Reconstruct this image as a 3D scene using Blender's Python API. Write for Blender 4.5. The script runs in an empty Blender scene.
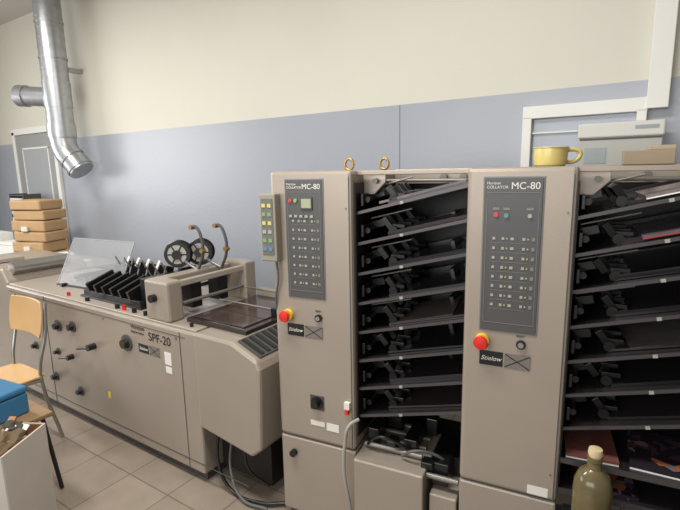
import bpy, bmesh, math, random
from mathutils import Vector, Matrix, Euler, noise
random.seed(7)
R=math.radians
scene=bpy.context.scene
COL=scene.collection
try:
    scene.view_settings.view_transform='Standard'
    scene.view_settings.look='None'
except Exception: pass

# ---------------------------------------------------------------- materials
def srgb(r,g,b):
    def f(c):
        c/=255.0
        return c/12.92 if c<=0.04045 else ((c+0.055)/1.055)**2.4
    return (f(r),f(g),f(b),1)
MC={}
def mat(name,rgb,rough=0.5,metal=0.0,var=0.05,scale=8,bump=0.0,alpha=None):
    if name in MC: return MC[name]
    m=bpy.data.materials.new(name); m.use_nodes=True
    nt=m.node_tree; b=nt.nodes['Principled BSDF']
    c=srgb(*rgb)
    tc=nt.nodes.new('ShaderNodeTexCoord'); no=nt.nodes.new('ShaderNodeTexNoise')
    no.inputs['Scale'].default_value=scale; no.inputs['Detail'].default_value=5
    nt.links.new(tc.outputs['Object'],no.inputs['Vector'])
    mx=nt.nodes.new('ShaderNodeMix'); mx.data_type='RGBA'
    mx.inputs[6].default_value=tuple(x*(1-var) for x in c[:3])+(1,)
    mx.inputs[7].default_value=tuple(min(1,x*(1+var)) for x in c[:3])+(1,)
    nt.links.new(no.outputs['Fac'],mx.inputs[0]); nt.links.new(mx.outputs[2],b.inputs['Base Color'])
    b.inputs['Roughness'].default_value=rough; b.inputs['Metallic'].default_value=metal
    if bump:
        bp=nt.nodes.new('ShaderNodeBump'); bp.inputs['Strength'].default_value=bump; bp.inputs['Distance'].default_value=0.002
        n2=nt.nodes.new('ShaderNodeTexNoise'); n2.inputs['Scale'].default_value=250
        nt.links.new(tc.outputs['Object'],n2.inputs['Vector'])
        nt.links.new(n2.outputs['Fac'],bp.inputs['Height']); nt.links.new(bp.outputs['Normal'],b.inputs['Normal'])
    MC[name]=m; return m

BEIGE=mat('painted_steel_beige',(155,144,132),0.34,0.2,0.07,4,0.2)
BEIGE2=mat('painted_steel_beige_light',(167,156,144),0.34,0.2,0.05,5,0.2)
PANEL=mat('control_panel_grey',(74,73,73),0.38,0,0.04,12)
PANELL=mat('control_panel_line',(118,117,115),0.5)
BLACK=mat('black_plastic',(20,20,21),0.32,0,0.1)
DARK=mat('dark_metal',(32,30,30),0.38,0.3,0.15,14)
SHELF=mat('shelf_dark_steel',(46,42,43),0.24,0.25,0.25,6)
DGREY=mat('dark_grey',(70,68,66),0.5)
STEEL=mat('bright_steel',(170,168,165),0.32,0.9,0.08,20)
KNOBM=mat('knob_metal',(118,114,108),0.4,0.4)
GALV=mat('galvanised_steel',(178,180,183),0.34,0.8,0.2,16)
WHITE=mat('white_label',(215,212,204),0.5,0,0.03)
CAP=mat('indicator_cap',(158,156,146),0.5,0,0.05)
CAPY=mat('indicator_led',(170,160,96),0.5)
RED=mat('red_button',(205,38,30),0.3)
YEL=mat('yellow_base',(228,196,60),0.4)
MYEL=mat('key_yellow',(196,186,108),0.5)
MGRN=mat('key_green',(120,150,108),0.5)
MBLU=mat('key_blue',(92,118,160),0.5)
GREEN=mat('green_button',(120,170,90),0.4)
MUGY=mat('mug_glaze_yellow',(200,182,112),0.22)
KRAFT=mat('kraft_paper',(184,150,110),0.75,0,0.16,9)
PAPER=mat('paper_white',(226,226,222),0.8,0,0.05,30)
PLY=mat('plywood',(196,158,108),0.35,0,0.12,7)
WOODD=mat('worn_wood',(140,112,80),0.6,0,0.25,12)
CARD=mat('cardboard',(160,120,84),0.85,0,0.15,10)
BLUEBOX=mat('blue_enamel',(50,108,148),0.35,0,0.1)
BRASS=mat('brass',(170,138,84),0.4,0.8)
RUBBER=mat('rubber_cable',(90,90,90),0.6)
CLOTH=mat('rag_cloth',(104,88,66),0.95,0,0.45,22)
FRAMEW=mat('painted_wood_white',(222,221,215),0.45,0,0.03)
GREENBOT=mat('bottle_stoneware',(96,86,58),0.15,0,0.5,16)
CORK=mat('cork',(198,178,142),0.85)
BROWN=mat('brown_table',(58,50,47),0.18,0.2,0.15)

def acrylic():
    m=bpy.data.materials.new('clear_acrylic'); m.use_nodes=True
    nt=m.node_tree; b=nt.nodes['Principled BSDF']
    b.inputs['Base Color'].default_value=(.40,.41,.43,1); b.inputs['Roughness'].default_value=.12
    b.inputs['Specular IOR Level'].default_value=.12
    no=nt.nodes.new('ShaderNodeTexNoise'); no.inputs['Scale'].default_value=4
    mr=nt.nodes.new('ShaderNodeMapRange'); mr.inputs[3].default_value=.28; mr.inputs[4].default_value=.45
    nt.links.new(no.outputs['Fac'],mr.inputs[0]); nt.links.new(mr.outputs[0],b.inputs['Alpha'])
    return m
ACR=acrylic()

# ---------------------------------------------------------------- helpers
def empty(name,loc=(0,0,0),rz=0):
    e=bpy.data.objects.new(name,None); e.location=loc; e.rotation_euler=(0,0,rz); e.empty_display_size=.1
    COL.objects.link(e); return e
def fin(name,bm,m,parent=None,bevel=0,smooth=False,seg=2,loc=None,rot=None):
    me=bpy.data.meshes.new(name); bmesh.ops.recalc_face_normals(bm,faces=bm.faces[:]); bm.to_mesh(me); bm.free()
    o=bpy.data.objects.new(name,me); COL.objects.link(o)
    for mm in (m if isinstance(m,(list,tuple)) else [m]): me.materials.append(mm)
    if parent: o.parent=parent
    if loc: o.location=loc
    if rot: o.rotation_euler=rot
    if smooth:
        me.shade_smooth()
        try: me.set_sharp_from_angle(angle=R(35))
        except Exception: pass
    if bevel:
        md=o.modifiers.new('bevel','BEVEL'); md.width=bevel; md.segments=seg; md.limit_method='ANGLE'
    return o
def addbox(bm,c,s,rot=None,mi=0):
    M=Matrix.Translation(c)
    if rot: M=M@Euler(rot).to_matrix().to_4x4()
    M=M@Matrix.Diagonal((s[0],s[1],s[2],1))
    r=bmesh.ops.create_cube(bm,size=1,matrix=M)
    for v in r['verts']:
        for f in v.link_faces: f.material_index=mi
def box(name,p,lo,hi,m,bevel=0.004,rot=None):
    c=[(a+b)/2 for a,b in zip(lo,hi)]; s=[abs(b-a) for a,b in zip(lo,hi)]
    bm=bmesh.new(); addbox(bm,(0,0,0),s)
    return fin(name,bm,m,p,bevel,loc=c,rot=rot)
def boxes(name,p,lst,m,bevel=0):
    bm=bmesh.new()
    for it in lst:
        c,s=it[0],it[1]; rot=it[2] if len(it)>2 else None; mi=it[3] if len(it)>3 else 0
        addbox(bm,c,s,rot,mi)
    return fin(name,bm,m,p,bevel)
def addcyl(bm,a,b,r,r2=None,seg=24):
    a=Vector(a);b=Vector(b); d=b-a
    M=Matrix.Translation((a+b)/2)@d.to_track_quat('Z','Y').to_matrix().to_4x4()
    bmesh.ops.create_cone(bm,cap_ends=True,segments=seg,radius1=r,radius2=r if r2 is None else r2,depth=d.length,matrix=M)
def cyl(name,p,a,b,r,m,r2=None,bevel=0,seg=24):
    bm=bmesh.new(); addcyl(bm,a,b,r,r2,seg); return fin(name,bm,m,p,bevel,True)
def cyls(name,p,lst,m,seg=20):
    bm=bmesh.new()
    for it in lst: addcyl(bm,it[0],it[1],it[2],it[3] if len(it)>3 else None,seg)
    return fin(name,bm,m,p,0,True)
def prism(name,p,pts,axis,lo,hi,m,bevel=0.004):
    bm=bmesh.new()
    def V(a,b,t):
        return {'y':(a,t,b),'x':(t,a,b),'z':(a,b,t)}[axis]
    A=[bm.verts.new(V(a,b,lo)) for a,b in pts]; B=[bm.verts.new(V(a,b,hi)) for a,b in pts]
    bm.faces.new(A); bm.faces.new(B[::-1]); n=len(pts)
    for i in range(n): bm.faces.new((A[i],B[i],B[(i+1)%n],A[(i+1)%n]))
    return fin(name,bm,m,p,bevel)
def lathe(name,p,prof,m,loc=(0,0,0),rot=None,seg=32):
    bm=bmesh.new(); rings=[]
    for r,z in prof:
        rings.append([bm.verts.new((max(r,1e-4)*math.cos(2*math.pi*i/seg),max(r,1e-4)*math.sin(2*math.pi*i/seg),z)) for i in range(seg)])
    for a,b in zip(rings,rings[1:]):
        for i in range(seg): bm.faces.new((a[i],a[(i+1)%seg],b[(i+1)%seg],b[i]))
    bm.faces.new(rings[0]); bm.faces.new(rings[-1])
    return fin(name,bm,m,p,0,True,loc=loc,rot=rot)
def tube(name,p,pts,r,m,smooth=True,cyc=False,res=3):
    cu=bpy.data.curves.new(name,'CURVE'); cu.dimensions='3D'; cu.bevel_depth=r; cu.bevel_resolution=res; cu.use_fill_caps=True
    sp=cu.splines.new('BEZIER' if smooth else 'POLY')
    if smooth:
        sp.bezier_points.add(len(pts)-1)
        for q,bp in zip(pts,sp.bezier_points):
            bp.co=q; bp.handle_left_type=bp.handle_right_type='AUTO'
    else:
        sp.points.add(len(pts)-1)
        for q,bp in zip(pts,sp.points): bp.co=(*q,1)
    sp.use_cyclic_u=cyc
    o=bpy.data.objects.new(name,cu); COL.objects.link(o); cu.materials.append(m)
    dg=bpy.context.evaluated_depsgraph_get()
    me=bpy.data.meshes.new_from_object(o.evaluated_get(dg))
    bpy.data.objects.remove(o)
    ob=bpy.data.objects.new(name,me); COL.objects.link(ob); me.shade_smooth()
    if not me.materials: me.materials.append(m)
    if p: ob.parent=p
    return ob
def text(name,p,s,loc,size,m,shear=0,rot=(R(90),0,0)):
    cu=bpy.data.curves.new(name,'FONT'); cu.body=s; cu.size=size; cu.extrude=0.0004; cu.shear=shear
    o=bpy.data.objects.new(name,cu); COL.objects.link(o)
    dg=bpy.context.evaluated_depsgraph_get()
    me=bpy.data.meshes.new_from_object(o.evaluated_get(dg)); bpy.data.objects.remove(o)
    me.materials.clear(); me.materials.append(m)
    ob=bpy.data.objects.new(name,me); COL.objects.link(ob); ob.parent=p; ob.location=loc; ob.rotation_euler=rot
    return ob
def lump(name,p,loc,s,m,seed=0,amp=.28):
    bm=bmesh.new(); bmesh.ops.create_icosphere(bm,subdivisions=4,radius=1)
    for v in bm.verts:
        q=v.co+Vector((seed*3.1,seed*1.7,0))
        n=1+amp*noise.noise(q*2.2)+amp*.5*noise.noise(q*6)
        v.co=Vector((v.co.x*s[0]*n,v.co.y*s[1]*n,v.co.z*s[2]*n))
    return fin(name,bm,m,p,0,True,loc=loc)

# ---------------------------------------------------------------- room
WY=3.0; CZ=3.55; PL=2.08
def wall_mat():
    m=bpy.data.materials.new('wall_two_tone_paint'); m.use_nodes=True; nt=m.node_tree; b=nt.nodes['Principled BSDF']
    g=nt.nodes.new('ShaderNodeNewGeometry'); s=nt.nodes.new('ShaderNodeSeparateXYZ')
    nt.links.new(g.outputs['Position'],s.inputs[0])
    gt=nt.nodes.new('ShaderNodeMath'); gt.operation='GREATER_THAN'; gt.inputs[1].default_value=PL
    nt.links.new(s.outputs['Z'],gt.inputs[0])
    no=nt.nodes.new('ShaderNodeTexNoise'); no.inputs['Scale'].default_value=1.5; no.inputs['Detail'].default_value=4
    nt.links.new(g.outputs['Position'],no.inputs['Vector'])
    def mixc(a,bb):
        x=nt.nodes.new('ShaderNodeMix'); x.data_type='RGBA'; x.inputs[6].default_value=a; x.inputs[7].default_value=bb
        nt.links.new(no.outputs['Fac'],x.inputs[0]); return x
    lo=mixc(srgb(154,158,167),srgb(164,168,177)); hi=mixc(srgb(201,198,185),srgb(210,207,194))
    f=nt.nodes.new('ShaderNodeMix'); f.data_type='RGBA'
    nt.links.new(gt.outputs[0],f.inputs[0]); nt.links.new(lo.outputs[2],f.inputs[6]); nt.links.new(hi.outputs[2],f.inputs[7])
    nt.links.new(f.outputs[2],b.inputs['Base Color'])
    rr=nt.nodes.new('ShaderNodeMapRange'); rr.inputs[3].default_value=.30; rr.inputs[4].default_value=.6
    nt.links.new(gt.outputs[0],rr.inputs[0]); nt.links.new(rr.outputs[0],b.inputs['Roughness'])
    n2=nt.nodes.new('ShaderNodeTexNoise'); n2.inputs['Scale'].default_value=35
    nt.links.new(g.outputs['Position'],n2.inputs['Vector'])
    bp=nt.nodes.new('ShaderNodeBump'); bp.inputs['Strength'].default_value=.12; bp.inputs['Distance'].default_value=.01
    nt.links.new(n2.outputs['Fac'],bp.inputs['Height']); nt.links.new(bp.outputs['Normal'],b.inputs['Normal'])
    return m
def floor_mat():
    m=bpy.data.materials.new('floor_tiles'); m.use_nodes=True; nt=m.node_tree; b=nt.nodes['Principled BSDF']
    g=nt.nodes.new('ShaderNodeNewGeometry')
    br=nt.nodes.new('ShaderNodeTexBrick'); br.offset=0; br.inputs['Scale'].default_value=1
    br.inputs['Brick Width'].default_value=.33; br.inputs['Row Height'].default_value=.33
    br.inputs['Mortar Size'].default_value=.004; br.inputs['Mortar Smooth'].default_value=.2
    br.inputs['Color1'].default_value=srgb(154,140,126); br.inputs['Color2'].default_value=srgb(146,133,119)
    br.inputs['Mortar'].default_value=srgb(110,99,88)
    nt.links.new(g.outputs['Position'],br.inputs['Vector'])
    no=nt.nodes.new('ShaderNodeTexNoise'); no.inputs['Scale'].default_value=9; no.inputs['Detail'].default_value=8
    nt.links.new(g.outputs['Position'],no.inputs['Vector'])
    x=nt.nodes.new('ShaderNodeMix'); x.data_type='RGBA'; x.blend_type='MULTIPLY'; x.inputs[0].default_value=.35
    nt.links.new(br.outputs['Color'],x.inputs[6]); nt.links.new(no.outputs['Fac'],x.inputs[7])
    nt.links.new(x.outputs[2],b.inputs['Base Color'])
    b.inputs['Roughness'].default_value=.36
    return m
WM=wall_mat()
box('wall_back',None,(-8,WY,0),(3,WY+.15,CZ),WM,0)
box('wall_left',None,(-8.15,-3.5,0),(-8,WY,CZ),WM,0)
box('wall_right',None,(3,-3.5,0),(3.15,WY,CZ),WM,0)
box('floor',None,(-8.15,-3.5,-.1),(3.15,WY+.15,0),floor_mat(),0)
box('ceiling',None,(-8.15,-3.5,CZ),(3.15,WY+.15,CZ+.1),mat('ceiling_paint',(190,188,180),.8),0)
box('trim_1',None,(-1.48,WY-.004,0),(-1.475,WY,PL),mat('seam',(138,142,152),.5),0)

# door
d=empty('door_1',(-7.12,WY,0))
boxes('frame',d,[((.03,-.02,1.11),(.07,.04,2.22)),((1.07,-.02,1.11),(.07,.04,2.22)),((.55,-.02,2.22),(1.11,.04,.08))],FRAMEW,.004)
box('leaf',d,(.07,-.03,.01),(1.03,-.0,2.17),mat('door_grey',(142,142,142),.5),.004)
boxes('glass_beads',d,[((.25,-.034,1.35),(.02,.014,1.3)),((.9,-.034,1.35),(.02,.014,1.3)),((.575,-.034,2.0),(.67,.014,.02)),((.575,-.034,.7),(.67,.014,.02))],FRAMEW)
box('glass',d,(.26,-.034,.71),(.89,-.031,1.99),mat('door_glass',(160,163,165),.1),0)
cyl('handle',d,(.98,-.03,1.05),(.98,-.08,1.05),.012,STEEL)

# duct
du=empty('ventilation_duct',(-5.36,2.72,0))
tube('pipe',du,[(0,0,CZ-.01),(0,0,2.2),(0,0,2.03),(.03,.015,1.90),(.11,.05,1.79),(.18,.075,1.70)],.13,GALV,res=8)
cyls('flanges',du,[((0,0,z),(0,0,z+.02),.137) for z in (3.2,2.85,2.60,2.18,2.05)],GALV,32)
cyls('collar',du,[((0,0,2.06),(0,0,2.18),.141)],GALV,32)
cyls('saddle',du,[((0,0,2.36),(0,0,2.60),.135)],GALV,32)
cyls('pipe_seams',du,[((0,0,2.65+.1*i),(0,0,2.655+.1*i),.1325) for i in range(9)],GALV,32)
cyl('branch_pipe',du,(0,0,2.47),(-.36,-.16,2.50),.10,GALV,seg=32)
cyls('branch_rim',du,[((-.33,-.147,2.498),(-.42,-.187,2.505),.112)],GALV,32)
cyl('branch_opening',du,(-.42,-.187,2.505),(-.423,-.188,2.5053),.095,DGREY,seg=32)
cyls('elbow_rings',du,[((.15,.062,1.74),(.165,.068,1.72),.137),((.075,.034,1.835),(.088,.04,1.82),.137)],GALV,32)
box('wall_bracket',du,(-.04,.1,2.75),(.04,.28,2.79),STEEL,0)

# cable trunking & wall hatch
box('trim_2',None,(-.06,WY-.07,1.93),(.035,WY,CZ),FRAMEW,.004)
h=empty('window_1',(-.635,WY,1.37))
boxes('frame',h,[((.28,-.03,.585),(.61,.06,.07)),((0,-.03,.28),(.05,.06,.56)),((.56,-.03,.28),(.045,.06,.56)),((.28,-.03,0.02),(.61,.06,.04))],FRAMEW,.004)
box('pane',h,(.02,-.02,.04),(.54,-.012,.55),mat('hatch_glass',(146,153,164),.12),0)
boxes('mullion',h,[((.28,-.03,.47),(.53,.02,.008))],FRAMEW)
ac=empty('wall_cabinet',(-.345,WY,1.5))
WPL=mat('white_plastic',(172,171,164),.45)
box('housing',ac,(0,-.17,.0),(.37,-.075,.30),WPL,.006)
box('lid',ac,(-.006,-.178,.29),(.376,-.075,.365),mat('white_plastic_lid',(202,200,192),.4),.008)
boxes('lid_gap',ac,[((.185,-.172,.284),(.36,.003,.008))],DGREY)
boxes('label',ac,[((.30,-.179,.335),(.10,.002,.018)),((.08,-.172,.2),(.10,.002,.08))],mat('label_grey',(150,158,160),.5))

# ---------------------------------------------------------------- collator
def knob_estop(p,x,z):
    cyl('stop_base',p,(x,-.002,z),(x,-.018,z),.025,YEL)
    lathe('stop_button',p,[(.014,0),(.014,.010),(.023,.014),(.026,.024),(.022,.032),(.0,.035)],RED,(x,-.018,z),(R(90),0,0))
def collator(name,loc,rz,W,big=False):
    e=empty(name,loc,rz)
    H=1.65; D=.58; BW=.46 if not big else .62
    box('tower_upper',e,(0,0,.445),(W,D,H),BEIGE,.014,None)
    box('tower_base',e,(.0,.004,.05),(W,D,.437),BEIGE,.008)
    box('tower_gap',e,(.006,.012,.43),(W-.006,D-.01,.45),DGREY,0)
    box('plinth',e,(.02,.03,0),(W+BW,D-.03,.05),DGREY,0)
    box('side_liner',e,(W,.03,.5),(W+.006,D,1.6),DARK,0)
    boxes('door_seam',e,[((W-.012,-.0005,1.04),(.0025,.002,1.17))],DGREY)
    if big: px0,px1,pz0,pz1=.060,W*.71,1.072,1.615
    else: px0,px1,pz0,pz1=.078,W*.665,1.115,1.615
    box('panel_frame',e,(px0-.005,-.003,pz0-.005),(px1+.005,.004,pz1+.005),PANELL,.002)
    box('panel',e,(px0,-.006,pz0),(px1,.004,pz1),PANEL,.002)
    pw=px1-px0
    boxes('panel_lines',e,[((px0+.010,-.0065,(pz0+pz1)/2-.02),(.0015,.002,.44)),((px1-.010,-.0065,(pz0+pz1)/2-.02),(.0015,.002,.44)),
        (((px0+px1)/2,-.0065,pz0+.03),(pw-.02,.002,.0015)),(((px0+px1)/2,-.0065,pz1-.05),(pw-.02,.002,.0015))],PANELL)
    ts=pw*.175
    text('panel_title',e,'MC-80',(px0+pw*.46,-.0066,pz1-.038),ts,WHITE)
    text('panel_sub',e,'COLLATOR',(px0+.008,-.0066,pz1-.036),.0135,WHITE)
    text('panel_brand',e,'Horizon',(px0+.008,-.0066,pz1-.022),.0135,WHITE)
    L=[];G=[];Bk=[]
    for i in range(8):
        z=pz0+.33-i*.038 if not big else pz0+.335-i*.034
        for j,fx in enumerate((.2,.36,.52,.72)):
            x=px0+pw*fx
            L.append(((x,-.007,z),(.009 if j!=2 else .011,.003,.009)))
            if j in(1,3): G.append(((x+.013,-.007,z),(.005,.003,.005)))
        Bk.append(((px0+pw*.47,-.0066,z-.015),(pw*.62,.001,.001)))
        Bk.append(((px0+pw*.88,-.007,z),(.010,.003,.012)))
    boxes('indicator_caps',e,L,CAP); boxes('indicator_leds',e,G,CAPY); boxes('indicator_rules',e,Bk,PANELL)
    if big:
        cyls('lamp_red',e,[((px0+pw*.22,-.005,pz1-.125),(px0+pw*.22,-.012,pz1-.125),.008)],RED)
        cyls('lamp_green',e,[((px0+pw*.4,-.005,pz1-.128),(px0+pw*.4,-.012,pz1-.128),.008)],mat('teal_lamp',(90,130,130),.4))
        cyls('lamp_white',e,[((px0+pw*.8,-.005,pz1-.128),(px0+pw*.8,-.012,pz1-.128),.007)],CAP)
        boxes('lamp_labels',e,[((px0+pw*f,-.007,pz1-.105),(.022,.002,.008)) for f in(.22,.4,.8)],PANELL)
    else:
        box('display_bezel',e,(px0+.075,-.012,pz1-.122),(px0+.13,-.004,pz1-.07),DGREY,.002)
        box('display',e,(px0+.08,-.0135,pz1-.115),(px0+.125,-.011,pz1-.077),mat('lcd',(150,156,128),.3),0)
        cyls('lamp_red',e,[((px0+.026,-.005,pz1-.085),(px0+.026,-.012,pz1-.085),.008)],RED)
        cyls('lamp_green',e,[((px0+.05,-.005,pz1-.085),(px0+.05,-.012,pz1-.085),.008)],GREEN)
        boxes('keys',e,[((px0+.026+.025*k,-.009,pz1-.15),(.014,.006,.010)) for k in range(5)],CAP)
    knob_estop(e,.070,1.03)
    cyl('key_switch_ring',e,(W*.58,-.001,1.03),(W*.58,-.012,1.03),.016,BLACK)
    cyl('key_switch_face',e,(W*.58,-.012,1.03),(W*.58,-.016,1.03),.010,STEEL)
    text('switch_label',e,'RESET',(W*.58-.017,-.001,1.055),.011,BLACK)
    box('maker_label',e,(.062,-.003,.935),(.144,.002,.99),BLACK,.001)
    text('maker_script',e,'Stielow',(.067,-.0035,.955),.024,WHITE,.3)
    box('logo_plate',e,(.149,-.003,.935),(.237,.002,.99),mat('logo_grey',(112,106,100),.5),.001)
    a=math.atan2(.05,.085)
    boxes('logo_cross',e,[((.193,-.0035,.9625),(.095,.001,.003),(0,a,0)),((.193,-.0035,.9625),(.095,.001,.003),(0,-a,0))],BLACK)
    cyls('hinge_screws',e,[((W-.025,-.001,z),(W-.025,-.003,z),.004) for z in(1.5,.55)],KNOBM,12)
    x0=W; x1=W+BW
    box('top_beam_back',e,(x0,D-.06,1.58),(x1,D,1.65),BEIGE,.004)
    box('top_beam_front',e,(x0,.06,1.63),(x1,.1,1.648),BEIGE,.003)
    prism('top_bracket',e,[(x0,1.645),(x0+.10,1.645),(x0+.10,1.6),(x0+.05,1.55),(x0,1.55)],'y',.12,.135,BEIGE2,.003)
    cyls('top_knobs',e,[((x0+.06,.12,1.605),(x0+.06,.10,1.605),.011),((x0+.25,D-.07,1.61),(x0+.25,D-.1,1.61),.016),((x1-.12,D-.07,1.61),(x1-.12,D-.1,1.61),.016)],KNOBM)
    cyl('top_rod',e,(x0,.33,1.6),(x1,.33,1.6),.008,KNOBM)
    box('back_panel',e,(x0,D-.02,.45),(x1,D,1.58),DARK,0)
    box('end_post',e,(x1-.0,.06,.05),(x1+.035,D,1.65),BEIGE,.004)
    rise=.115*BW/.46; ang=math.atan2(rise,BW); ln=BW/math.cos(ang)-.006
    S=[];E=[];T=[];F=[];Rl=[];Pp=[];St=[];Pw=[]
    xc=(x0+x1)/2
    N=8 if not big else 7
    for i in range(N):
        zl=1.476-i*.127; zc=zl+rise/2
        S.append(((xc,.30,zc),(ln,.50,.006),(0,-ang,0)))
        E.append(((xc,.046,zc+.001),(ln,.006,.012),(0,-ang,0)))
        T.append(((x0+BW*.42,.042,zl+BW*.42*math.tan(ang)),(.014,.003,.011),(0,-ang,0)))
        F.append(((xc+.06,.50,zc+.025),(ln*.6,.006,.04),(0,-ang,0)))
        fz=zl+.055
        F.append(((x0+.05,.33,fz+.02),(.06,.34,.032),(0,-ang,0)))
        F.append(((x0+.02,.20,fz+.0),(.012,.28,.05),(0,0,0)))
        for yy in (.13,.22,.34,.46):
            F.append(((x0+.105+.02*math.sin(i*2+yy*9),yy,fz+.030),(.024,.032,.055),(0,-ang-.4,.2)))
            F.append(((x0+.15,yy,fz+.018),(.06,.012,.016),(0,-ang+.25,0)))
            Rl.append(((x0+.135,yy-.02,fz-.000),(x0+.135,yy+.02,fz-.000),.018))
        St.append(((x0+.02,.16,fz+.042),(x0+.20,.16,fz+.042+.18*math.tan(ang)),.004))
        Rl.append(((x0+.035,.08,fz),(x0+.035,.52,fz),.012))
        F.append(((x0+BW*.72,.40,zl+BW*.72*math.tan(ang)+.02),(.02,.12,.032),(0,-ang,0)))
        t=.006+.014*random.random()
        Pp.append(((xc+.05,.30,zc+.05*math.tan(ang)+t/2+.004),(ln*.70,.40,t),(0,-ang,random.uniform(-.03,.03)),i%3))
        if i in (1,4):
            Pw.append(((xc+.03,.26,zc+.03*math.tan(ang)+t+.007),(ln*.5,.3,.002),(0,-ang,.06)))
    boxes('bin_trays',e,S,SHELF); boxes('bin_lips',e,E,mat('lip_grey',(80,76,77),.3,.4)); boxes('bin_tags',e,T,CAP)
    boxes('feeder_units',e,F,BLACK,.002); cyls('feeder_rollers',e,Rl,DARK); cyls('feeder_rods',e,St,KNOBM,10)
    boxes('sheet_stacks',e,Pp,[mat('print_dark',(50,44,47),.16,0.1,.4,8),mat('print_dark2',(64,54,56),.14,0.1,.4,7),mat('print_dark3',(42,39,41),.18,0.1,.4,9)])
    boxes('loose_sheets',e,Pw,mat('print_grey',(104,96,92),.3,0,.5,16))
    return e
RZ=R(8)
A=collator('collator_tower',(-1.365,1.53,0),RZ,.38)
Bc=collator('collator_tower',(-.545,1.645,0),RZ,.35,True)

cb=A
box('remote_housing',cb,(-.03,-.045,1.27),(.05,-.001,1.56),mat('remote_grey',(140,134,120),.45),.006)
box('remote_face',cb,(-.02,-.048,1.3),(.039,-.044,1.54),mat('remote_face',(100,102,96),.5),.002)
lst=[]
for r in range(6):
    for c in range(2):
        lst.append(((-.005+.028*c,-.049,1.325+.037*r),(.017,.003,.015),None,[2,1,3,0,1,0][r]))
boxes('remote_keys',cb,lst,[MYEL,MGRN,MBLU,CAP])
tube('remote_cable',cb,[(.03,-.02,1.27),(.035,-.02,1.2),(.012,-.008,1.1),(.0,.02,1.0)],.005,RUBBER)
box('rotary_square',cb,(.165,-.003,.6),(.235,.001,.67),DGREY,.002)
cyl('rotary_plate',cb,(.2,-.0,.635),(.2,-.008,.635),.03,BLACK)
cyl('rotary_knob',cb,(.2,-.008,.635),(.2,-.032,.635),.017,BLACK)
boxes('rating_plates',cb,[((.2,-.001,.535),(.07,.003,.022)),((.275,-.001,.53),(.06,.003,.035))],WHITE)
cyl('lower_knob',cb,(.07,.002,.36),(.07,-.02,.36),.016,BLACK)
boxes('cable_clip',cb,[((.35,-.008,.655),(.025,.016,.03))],WHITE)
boxes('cable_plug',cb,[((.352,-.016,.63),(.014,.016,.022))],RED)
tube('hose',cb,[(.40,-.0,.6),(.37,-.03,.58),(.35,-.035,.5),(.345,-.04,.36),(.36,-.03,.22),(.37,-.01,.1)],.008,mat('hose_grey',(150,145,136),.5))
for x,y in((.26,.25),(.39,.35)):
    tube('lifting_ring',cb,[(x-.02,y,1.675),(x,y,1.70),(x+.02,y,1.675),(x,y,1.652)],.006,BRASS,True,True)
W=.38
prism('transport_box',A,[(-.03,.12),(.36,.12),(.36,.40),(.28,.445),(-.03,.425)],'x',W+.004,W+.31,BEIGE,.006)
box('transport_box_end',A,(W+.33,.0,.08),(W+.44,.36,.34),BEIGE,.006)
boxes('transport_mech',A,[((W+.05,.14,.48),(.05,.1,.07)),((W+.14,.10,.465),(.04,.06,.04)),((W+.22,.16,.475),(.06,.14,.05)),((W+.36,.15,.40),(.07,.2,.1)),((W+.31,.05,.44),(.05,.05,.03)),((W+.1,.25,.5),(.08,.05,.1)),((W+.28,.25,.5),(.05,.05,.08))],BLACK,.004)
cyls('transport_rollers',A,[((W+.02,.07+.07*i,.448),(W+.28,.07+.07*i,.448),.011) for i in range(4)]+[((W+.27,.03,.40),(W+.44,.03,.40),.012)],KNOBM)
tube('transport_hose',A,[(W+.04,.05,.46),(W+.1,.03,.52),(W+.17,.05,.50),(W+.22,.08,.46)],.006,BLACK)
tube('transport_hose_b',A,[(W+.2,.04,.45),(W+.26,.02,.50),(W+.33,.06,.48),(W+.38,.1,.43)],.006,RUBBER)
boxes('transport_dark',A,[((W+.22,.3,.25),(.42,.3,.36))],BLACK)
box('ce_sticker',Bc,(.25,-.001,.455),(.32,.0,.49),WHITE,0)
box('side_stand',Bc,(.37,-.13,.05),(.8,.02,.44),DARK,.006)
x0=.35;x1=.97
boxes('flat_shelves',Bc,[(((x0+x1)/2,.30,.60),(x1-x0-.006,.54,.012)),(((x0+x1)/2,.30,.48),(x1-x0-.006,.54,.012))],SHELF)
boxes('flat_shelf_lips',Bc,[(((x0+x1)/2,.028,.602),(x1-x0-.006,.006,.02)),(((x0+x1)/2,.028,.482),(x1-x0-.006,.006,.02))],mat('lip_grey',(98,95,98)))
mg_r=mat('magazine_red',(120,76,70),.25,0,.5,15)
def mag_mat():
    m=bpy.data.materials.new('magazine_cover_mixed'); m.use_nodes=True; nt=m.node_tree; b=nt.nodes['Principled BSDF']
    v=nt.nodes.new('ShaderNodeTexVoronoi'); v.inputs['Scale'].default_value=30
    tc=nt.nodes.new('ShaderNodeTexCoord'); nt.links.new(tc.outputs['Object'],v.inputs['Vector'])
    cr=nt.nodes.new('ShaderNodeValToRGB'); s=nt.nodes.new('ShaderNodeSeparateColor'); nt.links.new(v.outputs['Color'],s.inputs[0]); nt.links.new(s.outputs[0],cr.inputs[0])
    cr.color_ramp.interpolation='CONSTANT'
    e=cr.color_ramp.elements; e[0].color=srgb(44,38,46); e[1].position=.90; e[1].color=srgb(170,100,66)
    n=e.new(.6); n.color=srgb(72,54,66); n=e.new(.82); n.color=srgb(120,104,98)
    nt.links.new(cr.outputs[0],b.inputs['Base Color']); b.inputs['Roughness'].default_value=.2
    return m
MAGM=mag_mat()
boxes('magazines',Bc,[((.45,.17,.615),(.17,.24,.016),(0,0,.05),0),((.73,.18,.617),(.30,.26,.02),(0,0,-.06),1),((.5,.17,.495),(.2,.24,.014),(0,0,.1),1)],[mg_r,MAGM])
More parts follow.
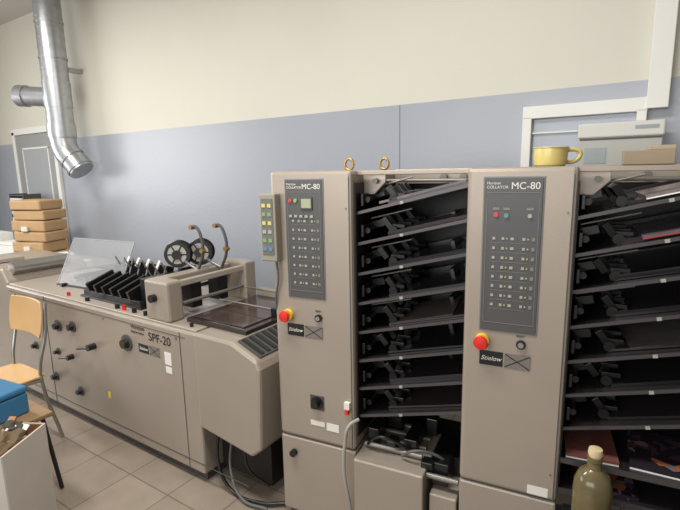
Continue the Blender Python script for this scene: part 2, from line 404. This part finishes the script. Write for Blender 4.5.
boxes('magazine_pages',Bc,[((.45,.17,.609),(.168,.242,.005),(0,0,.05)),((.73,.18,.610),(.298,.262,.006),(0,0,-.06))],PAPER)
ang=math.atan2(.115*.62/.46,.62)
boxes('printed_sheets',Bc,[((.35+.40,.2,1.476+.25*.40+.022-i*.127),(.42,.28,.012),(0,-ang,0),i%2) for i in (0,1)],[mat('print_mixed',(120,106,110),.2,0,.7,22),mat('print_mixed2',(92,84,92),.2,0,.9,12)])
boxes('sheet_edge',Bc,[((.35+.40,.058,1.476+.25*.40+.018-1*.127),(.42,.004,.005),(0,-ang,0))],mat('red_edge',(150,62,58),.5))
boxes('sheet_edge_white',Bc,[((.35+.40,.058,1.476+.25*.40+.018),(.42,.004,.004),(0,-ang,0))],PAPER)
ang2=math.atan2(.115,.46)
boxes('printed_sheets',A,[((.38+.25,.26,1.476+.25*.25+.022),(.36,.3,.010),(0,-ang2,0))],mat('print_mixed3',(112,98,92),.2,0,.7,18))

mg=empty('coffee_mug',(0,0,0))
mg.location=Bc.matrix_basis@Vector((.255,.28,1.65)); mg.rotation_euler=(0,0,R(20))
lathe('body',mg,[(.0,0),(.05,0),(.056,.006),(.060,.03),(.060,.066),(.063,.069),(.062,.071),(.056,.069),(.054,.03),(.05,.012),(0,.01)],MUGY,seg=40)
tube('handle',mg,[(.055,0,.058),(.085,0,.060),(.103,0,.046),(.096,0,.026),(.07,0,.014),(.054,0,.016)],.008,MUGY)
cbx=empty('cardboard_box',Bc.matrix_basis@Vector((.61,.545,1.65)),RZ)
CT=mat('carton_beige',(156,140,116),.7)
box('carton_body',cbx,(-.095,-.03,0),(.08,.03,.056),CT,.003)
box('carton_flap',cbx,(-.01,-.028,.056),(.08,.03,.074),mat('carton_beige2',(172,158,134),.7),.003)

bt=empty('stoneware_bottle',Bc.matrix_basis@Vector((.455,-.065,.44)))
K=1.08
lathe('body',bt,[(r*K,z*K) for r,z in [(0,0),(.048,0),(.055,.006),(.056,.12),(.053,.155),(.042,.182),(.022,.2),(.019,.222),(.022,.226),(.022,.238),(.018,.24)]],GREENBOT,seg=40)
lathe('stopper',bt,[(r*K,z*K) for r,z in [(.0,.236),(.017,.236),(.021,.25),(.019,.264),(0,.267)]],CORK)

# ---------------------------------------------------------------- booklet maker
S=empty('booklet_maker',(0,0,0))
Y0=1.48;Y1=2.18
box('main_body',S,(-4.0,Y0,.06),(-1.87,Y1,.85),BEIGE,.012)
box('top_deck',S,(-3.98,Y0+.02,.85),(-1.88,Y1-.02,.862),BEIGE2,.004)
box('plinth',S,(-3.95,Y0+.04,0),(-1.9,Y1-.05,.06),DGREY,0)
boxes('panel_seams',S,[((-3.42,Y0-.001,.45),(.004,.003,.78)),((-1.99,Y0-.001,.45),(.003,.003,.78)),((-2.7,Y0-.001,.12),(2.3,.003,.004)),((-2.95,Y0-.001,.815),(2.0,.003,.003))],DGREY)
prism('infeed_box',S,[(-1.868,.35),(-1.50,.30),(-1.44,.35),(-1.42,.76),(-1.44,.80),(-1.60,.862),(-1.868,.862)],'y',Y0-.014,Y1-.1,BEIGE,.014)
va=math.atan2(.062,.16)
boxes('infeed_vent_panel',S,[((-1.515,Y0+.16,.834),(.15,.28,.006),(0,va,0))],DGREY)
boxes('infeed_vents',S,[((-1.515,Y0+.05+.045*i,.839),(.13,.022,.006),(0,va,0)) for i in range(6)],BLACK)
box('underframe',S,(-1.86,Y0+.12,.06),(-1.5,Y1-.15,.34),DARK,.004)
tube('cable_a',S,[(-1.8,Y0+.06,.36),(-1.78,Y0+.02,.15),(-1.7,Y0+.02,.03),(-1.5,Y0+.04,.02),(-1.4,Y0+.1,.02)],.009,BLACK)
tube('cable_b',S,[(-1.7,Y0+.06,.35),(-1.7,Y0+.03,.12),(-1.6,Y0+.0,.03),(-1.45,Y0+.02,.02)],.007,RUBBER)
tube('cable_c',S,[(-1.62,Y0+.06,.35),(-1.58,Y0+.04,.18),(-1.5,Y0+.1,.08)],.006,BLACK)
box('infeed_table',S,(-2.04,Y0+.09,.864),(-1.60,Y1-.06,.885),BROWN,.004)
box('infeed_glass',S,(-2.02,Y0+.12,.886),(-1.64,Y1-.10,.892),mat('table_sheen',(78,66,62),.12,.3,.1),.002)
box('infeed_rail_back',S,(-2.04,Y1-.06,.862),(-1.46,Y1-.02,.93),BEIGE,.006)
cyls('infeed_rods',S,[((-2.05,Y0+.34,.925),(-1.62,Y0+.34,.925),.005),((-2.05,Y1-.14,.95),(-1.6,Y1-.14,.95),.006)],KNOBM)
boxes('infeed_clamps',S,[((-1.63,Y0+.34,.91),(.03,.03,.05)),((-1.60,Y1-.14,.92),(.03,.03,.08))],BLACK,.003)
box('gate_front_post',S,(-2.29,Y0+.02,.862),(-2.09,Y0+.12,1.085),BEIGE,.014)
box('gate_back_post',S,(-2.29,Y1-.12,.862),(-2.07,Y1-.03,1.10),BEIGE,.01)
box('gate_beam',S,(-2.28,Y0+.11,1.03),(-2.2,Y1-.1,1.085),BEIGE,.006)
box('gate_beam_top',S,(-2.12,Y0+.11,1.045),(-2.09,Y1-.1,1.08),BEIGE2,.006)
boxes('stitch_heads',S,[((-2.17,y,.97),(.10,.07,.15)) for y in(1.72,1.92)],DARK,.006)
cyls('gate_rods',S,[((-2.1,Y0+.12,.95),(-2.1,Y1-.1,.95),.01),((-2.25,Y0+.12,.98),(-2.25,Y1-.1,.98),.012)],KNOBM)
cyl('gate_knob',S,(-2.20,Y0+.02,.99),(-2.20,Y0-.01,.99),.022,BLACK)
SR=R(35)
for k,(x,y) in enumerate(((-2.40,1.83),(-2.34,1.95))):
    zz=1.165
    lathe('wire_spool_rim_%d'%k,S,[(.012,-.035),(.078,-.035),(.082,-.03),(.078,-.025),(.045,-.022),(.045,.022),(.078,.025),(.082,.03),(.078,.035),(.012,.035)],BLACK,(x,y,zz),(R(90),0,SR))
    lathe('wire_coil_%d'%k,S,[(.044,-.021),(.07,-.021),(.07,.021),(.044,.021)],STEEL,(x,y,zz),(R(90),0,SR))
    d0=Vector((math.sin(SR),-math.cos(SR),0)); c0=Vector((x,y,zz))
    cyls('wire_spool_disc_%d'%k,S,[(c0+d0*.035,c0+d0*.038,.058)],CAP)
    boxes('wire_spool_spokes_%d'%k,S,[(c0+d0*.039,(.116,.003,.008),(0,aa,SR)) for aa in (0,R(60),R(120))],BLACK)
    cyl('wire_spool_hub_%d'%k,S,c0+d0*.036,c0+d0*.052,.028,BLACK)
    ax=-2.23+.07*k; ay=y
    tube('spool_arm_%d'%k,S,[(ax,ay,1.08),(ax+.05,ay,1.18),(ax+.045,ay,1.28),(ax-.0,ay,1.34),(ax-.035,ay,1.335)],.009,DGREY)
    cyls('spool_arm_tip_%d'%k,S,[((ax-.03,ay-.015,1.335),(ax-.03,ay+.015,1.335),.014),((ax+.052,ay-.015,1.2),(ax+.052,ay+.015,1.2),.014)],BRASS)
    tube('spool_mount_%d'%k,S,[(x,y+.0,zz),(x+.06,y-.0,1.12),(ax,ay,1.08)],.009,STEEL)
M=[]
for i in range(6):
    x=-3.02+i*.09
    M.append(((x,1.68,.93),(.02,.20,.12),(R(18),0,0)))
    M.append(((x+.02,1.84,.99),(.02,.06,.16),(R(-20),0,0)))
M+= [((-2.78,1.60,.885),(.62,.03,.045)),((-2.78,1.90,.90),(.62,.03,.07)),((-2.5,1.78,.95),(.05,.3,.17)),((-2.42,1.9,1.0),(.03,.12,.14)),((-3.06,1.75,.91),(.04,.3,.09)),((-2.78,1.75,.868),(.66,.36,.012))]
boxes('gripper_bars',S,M,BLACK,.003)
cyls('gripper_rods',S,[((-3.08,1.82,.95),(-2.46,1.82,.95),.012),((-3.08,1.93,1.0),(-2.46,1.93,1.0),.009)]+[((-3.0+.1*i,1.86,.93),(-3.04+.1*i,1.80,1.10),.005) for i in range(6)],KNOBM,12)
boxes('white_tabs',S,[((-2.96+.11*i,1.84,1.07),(.02,.008,.06),(R(-20),.3,0)) for i in range(4)],WHITE)
bm=bmesh.new(); addbox(bm,(0,0,.18),(.66,.006,.36)); fin('clear_cover',bm,ACR,S,.0,loc=(-3.27,1.70,.868),rot=(R(-28),0,R(6)))
bm=bmesh.new()
for c,s in (((0,0,.36),(.66,.008,.004)),((-.33,0,.18),(.004,.008,.36)),((.33,0,.18),(.004,.008,.36))): addbox(bm,c,s)
fin('clear_cover_edges',bm,mat('acrylic_edge',(165,170,173),.2),S,0,loc=(-3.27,1.70,.868),rot=(R(-28),0,R(6)))
boxes('cover_edge',S,[((-3.27,1.70,.868),(.66,.02,.010),(0,0,R(6)))],DGREY)
boxes('cover_hinges',S,[((-3.5,1.66,.872),(.03,.04,.025)),((-3.08,1.71,.872),(.03,.04,.025))],BLACK,.002)
cyls('deck_rollers',S,[((-3.6+.12*i,1.80,.885),(-3.6+.12*i,2.1,.885),.022) for i in range(4)],DARK)
cyls('deck_knobs',S,[((x,Y0+.05,.862),(x,Y0+.05,.885),.014) for x in(-2.95,-2.62,-2.45,-2.34)]+[((-1.95,Y0+.05,.862),(-1.95,Y0+.05,.88),.01)],BLACK,16)
cyls('deck_red',S,[((-2.55,Y0+.05,.862),(-2.55,Y0+.05,.89),.012),((-3.2,Y0+.06,.862),(-3.2,Y0+.06,.885),.012)],RED,16)
def rot_knob(i,x,z,r):
    cyl('dial_%d'%i,S,(x,Y0,z),(x,Y0-.008,z),r*1.25,DGREY)
    cyl('dial_knob_%d'%i,S,(x,Y0-.008,z),(x,Y0-.035,z),r*.8,BLACK,r*.65)
for i,(x,z,r) in enumerate([(-3.26,.66,.032),(-3.07,.685,.03),(-2.47,.69,.04),(-3.38,.27,.026),(-3.06,.24,.026),(-3.3,.47,.02),(-3.62,.66,.03),(-3.62,.45,.024)]): rot_knob(i,x,z,r)
cyls('levers',S,[((-2.83,Y0,.6),(-2.83,Y0-.05,.6),.02),((-2.83,Y0-.045,.6),(-2.95,Y0-.05,.575),.008),((-3.12,Y0,.47),(-3.12,Y0-.04,.47),.018),((-3.12,Y0-.035,.47),(-3.22,Y0-.04,.45),.007)],BLACK)
cyls('screws',S,[((x,Y0,z),(x,Y0-.004,z),.007) for x in(-2.02,-2.7,-3.4) for z in(.12,.8)],KNOBM,10)
boxes('yellow_labels',S,[((-2.72,Y0-.001,.30),(.025,.003,.04))],YEL)
text('title',S,'SPF-20',(-2.26,Y0-.0015,.745),.07,BLACK)
text('brand',S,'Horizon',(-2.42,Y0-.0015,.79),.038,BLACK)
text('subtitle',S,'Stitcher Folder',(-2.42,Y0-.0015,.765),.02,BLACK)
box('maker_label',S,(-2.36,Y0-.002,.66),(-2.27,Y0+.002,.71),BLACK,0)
text('maker_script',S,'Stielow',(-2.352,Y0-.003,.677),.026,WHITE,.3)
box('logo_plate',S,(-2.26,Y0-.002,.66),(-2.17,Y0+.002,.715),mat('logo_grey',(112,106,100),.5),0)
boxes('logo_cross',S,[((-2.215,Y0-.0025,.6875),(.1,.001,.003),(0,.53,0)),((-2.215,Y0-.0025,.6875),(.1,.001,.003),(0,-.53,0))],BLACK)
boxes('rating_plate',S,[((-2.1,Y0-.001,.67),(.055,.003,.07)),((-2.1,Y0-.001,.605),(.05,.003,.035))],WHITE)

Tm=empty('booklet_trimmer',(0,0,0))
prism('body',Tm,[(-5.0,.06),(-4.02,.06),(-4.02,.86),(-4.1,.96),(-4.9,.96),(-5.0,.9)],'y',Y0+.02,Y1-.05,BEIGE,.015)
box('plinth',Tm,(-4.95,Y0+.06,0),(-4.06,Y1-.1,.06),DGREY,0)
cyl('steel_drum',Tm,(-4.06,Y0+.08,.96),(-4.06,Y0+.5,.96),.05,STEEL)
boxes('cutter_guard',Tm,[((-4.5,Y0+.2,.98),(.3,.2,.03))],BEIGE2,.004)
cyl('side_knob',Tm,(-4.3,Y0+.02,.7),(-4.3,Y0-.02,.7),.03,BLACK)

# ---------------------------------------------------------------- table + parcels
tb=empty('work_table',(0,0,0))
box('top',tb,(-6.9,2.25,.69),(-4.75,2.9,.72),mat('table_top_grey',(160,156,150),.5),.004)
boxes('legs',tb,[((x,y,.345),(.05,.05,.69)) for x in(-6.85,-4.8) for y in(2.3,2.85)],DGREY)
pc=empty('paper_parcels',(-5.62,2.5,.721))
z=0
L=[]
for i in range(6):
    hgt=[.11,.12,.11,.12,.11,.11][i]
    L.append(((random.uniform(-.035,.035),random.uniform(-.02,.02),z+hgt/2),(.44+random.uniform(-.05,.03),.32,hgt-.006),(0,random.uniform(-.02,.02) if i>0 else 0,random.uniform(-.1,.1)+.3))); z+=hgt
boxes('parcels',pc,L,KRAFT,.016)
boxes('parcel_labels',pc,[((.03,-.175,.05+.108*i),(.08,.02,.05),(0,0,.3)) for i in (1,3)],WHITE)
wp=empty('paper_stacks',(0,0,.72))
boxes('sheets',wp,[((-6.12,2.42,.08),(.34,.22,.16),(0,0,.1)),((-6.5,2.4,.14),(.3,.22,.28)),((-5.12,2.42,.04),(.24,.25,.08),(0,0,.2)),((-5.14,2.44,.105),(.2,.2,.045),(0,0,-.1)),((-4.9,2.5,.03),(.18,.2,.06)),((-6.15,2.42,.18),(.28,.2,.03),(0,0,.2))],PAPER,.002)
rk=empty('sheet_rack',(-6.50,2.76,.72))
boxes('rack_shelves',rk,[((0,0,.06+.08*i),(.34,.2,.012)) for i in range(9)],DGREY)
boxes('rack_sheets',rk,[((0,-.02,.09+.08*i),(.3,.18,.04)) for i in range(8)],[mat('sheet_bluish',(196,204,216),.7)])
boxes('rack_sides',rk,[((-.18,0,.36),(.014,.2,.72)),((.18,0,.36),(.014,.2,.72))],DGREY)

# ---------------------------------------------------------------- chair
ch=empty('plywood_chair',(-3.21,1.07,0))
def curved(name,p,w,hh,cy,bow,thick,m,z0,tilt=0,nx=12,nz=4):
    bm=bmesh.new(); g=[]
    for s in(0,1):
        for j in range(nz+1):
            row=[]
            for i in range(nx+1):
                u=i/nx*2-1; v=j/nz
                ww=w*(1-.12*(abs(v*2-1)**4))
                row.append(bm.verts.new((u*ww/2,cy-bow*(u*u)+tilt*v+s*thick,z0+v*hh)))
            g.append(row)
    n=nz+1
    for s in(0,1):
        for j in range(nz):
            for i in range(nx):
                a=g[s*n+j];b=g[s*n+j+1]; bm.faces.new((a[i],a[i+1],b[i+1],b[i]))
    for i in range(nx):
        for j in(0,nz): bm.faces.new((g[j][i],g[j][i+1],g[n+j][i+1],g[n+j][i]))
    for j in range(nz):
        for i in(0,nx): bm.faces.new((g[j][i],g[j+1][i],g[n+j+1][i],g[n+j][i]))
    return fin(name,bm,m,p,.003,True)
curved('backrest',ch,.42,.22,.21,.03,.011,PLY,.68,.03)
prism('seat',ch,[(-.2,-.2),(-.18,-.22),(.18,-.22),(.2,-.2),(.19,.17),(.16,.2),(-.16,.2),(-.19,.17)],'z',.435,.45,PLY,.005)
for s in(-1,1):
    tube('back_leg_%d'%(s+1),ch,[(s*.20,.235,.90),(s*.195,.215,.7),(s*.18,.17,.5),(s*.18,.17,.40),(s*.19,.24,.012)],.011,STEEL)
    tube('front_leg_%d'%(s+1),ch,[(s*.18,.17,.42),(s*.18,-.12,.422),(s*.18,-.17,.39),(s*.19,-.21,.012)],.011,STEEL)
tube('cross_bar',ch,[(-.18,.0,.422),(.18,.0,.422)],.010,STEEL)

# small stand + blue box
st=empty('side_stand_table',(-2.72,.81,0))
box('top',st,(-.25,-.25,.42),(.21,.25,.445),WOODD,.006)
for sx in(-1,1):
    for sy in(-1,1):
        tube('leg_%d%d'%(sx+1,sy+1),st,[(sx*.20,sy*.2,.42),(sx*.215,sy*.24,.012)],.011,BLACK,False)
bx=empty('blue_toolbox',(-2.77,.86,.446),R(8))
box('body',bx,(-.18,-.11,0),(.18,.11,.11),BLUEBOX,.01)
box('lid',bx,(-.184,-.114,.112),(.184,.114,.145),BLUEBOX,.012)
tube('handle',bx,[(-.07,0,.145),(-.06,0,.17),(.06,0,.17),(.07,0,.145)],.005,STEEL)
boxes('latches',bx,[((-.1,-.117,.105),(.03,.008,.04)),((.1,-.117,.105),(.03,.008,.04))],STEEL,.002)

def carton(name,loc,rz,w,dp,hh,outer):
    cc=empty(name,loc,rz); t=.006
    boxes('sides',cc,[((0,-dp/2,hh/2),(w,t,hh)),((0,dp/2,hh/2),(w,t,hh)),((-w/2,0,hh/2),(t,dp,hh)),((w/2,0,hh/2),(t,dp,hh)),((0,0,.004),(w,dp,t))],outer)
    boxes('inner_liner',cc,[((0,-dp/2+.006,hh/2),(w-.014,.004,hh-.002)),((0,dp/2-.006,hh/2),(w-.014,.004,hh-.002)),((-w/2+.006,0,hh/2),(.004,dp-.014,hh-.002)),((w/2-.006,0,hh/2),(.004,dp-.014,hh-.002))],CARD)
    return cc
CW=mat('carton_white',(190,184,176),.7,0,.1)
c1=carton('open_carton',(-2.32,.77,0),R(30),.18,.27,.50,CW)
lump('rag_bundle',c1,(0,0,.46),(.072,.11,.07),CLOTH,1)
lump('rag_bundle_b',c1,(-.02,.06,.50),(.05,.05,.045),mat('rag_dark',(70,66,58),.95,0,.4,20),2,.4)
boxes('wood_scraps',c1,[((-.02,.02,.51),(.03,.20,.02),(.3,.2,.3)),((.03,-.03,.50),(.025,.16,.02),(-.2,.1,-.5)),((-.04,-.05,.50),(.02,.02,.12),(.3,-.4,0))],[CARD],.003)
boxes('paper_scraps',c1,[((.02,.05,.52),(.08,.06,.003),(.4,.3,.2)),((-.03,-.08,.50),(.07,.05,.003),(-.3,.2,.6))],PAPER)
c2=carton('storage_carton',(-2.42,.36,0),R(24),.22,.24,.46,CARD)  # second open cardboard carton, not a bin; crumpled paper inside
lump('crumpled_paper',c2,(0,0,.42),(.085,.09,.05),mat('crumpled',(170,160,145),.9,0,.2,15),4,.5)

# ---------------------------------------------------------------- lights
def area(name,loc,tgt,sx,sy,e,col=(1,1,1)):
    l=bpy.data.lights.new(name,'AREA'); l.shape='RECTANGLE'; l.size=sx; l.size_y=sy; l.energy=e; l.color=col
    o=bpy.data.objects.new(name,l); COL.objects.link(o); o.location=loc
    o.rotation_euler=(Vector(tgt)-Vector(loc)).to_track_quat('-Z','Y').to_euler(); return o
area('ceiling_light_a',(-1.2,.6,3.45),(-1.2,.6,0),1.6,.4,92,(1,.975,.93))
area('ceiling_light_b',(-4.6,.8,3.45),(-4.6,.8,0),1.6,.4,92,(1,.975,.93))
area('window_light',(-1.5,-3.3,2.0),(-2,3,1.3),4.5,1.6,105,(1,.995,.98))
area('window_light_left',(-7.9,-.3,2.0),(0,-.3,1.6),3.0,1.9,100,(.98,.99,1))
w2=empty('window_2',(-8,-.3,2.0))
boxes('frame',w2,[((.03,0,1.0),(.06,3.2,.08)),((.03,0,-1.0),(.06,3.2,.08)),((.03,1.56,0),(.06,.08,2.0)),((.03,-1.56,0),(.06,.08,2.0)),((.03,0,0),(.05,.06,2.0))],FRAMEW,.004)
w=bpy.data.worlds.new('world'); scene.world=w; w.use_nodes=True
w.node_tree.nodes['Background'].inputs[0].default_value=(1,.99,.97,1); w.node_tree.nodes['Background'].inputs[1].default_value=.55

# ---------------------------------------------------------------- camera
cam=bpy.data.cameras.new('camera'); co=bpy.data.objects.new('camera',cam); COL.objects.link(co)
cam.sensor_width=36; cam.lens=470/680*36; cam.clip_start=.05
Mx=Matrix.Translation((0,0,1.65))@Matrix.Rotation(R(33.5),4,'Z')@Matrix.Rotation(R(90-10.2),4,'X')@Matrix.Rotation(R(-1.1),4,'Z')
co.matrix_world=Mx
scene.camera=co
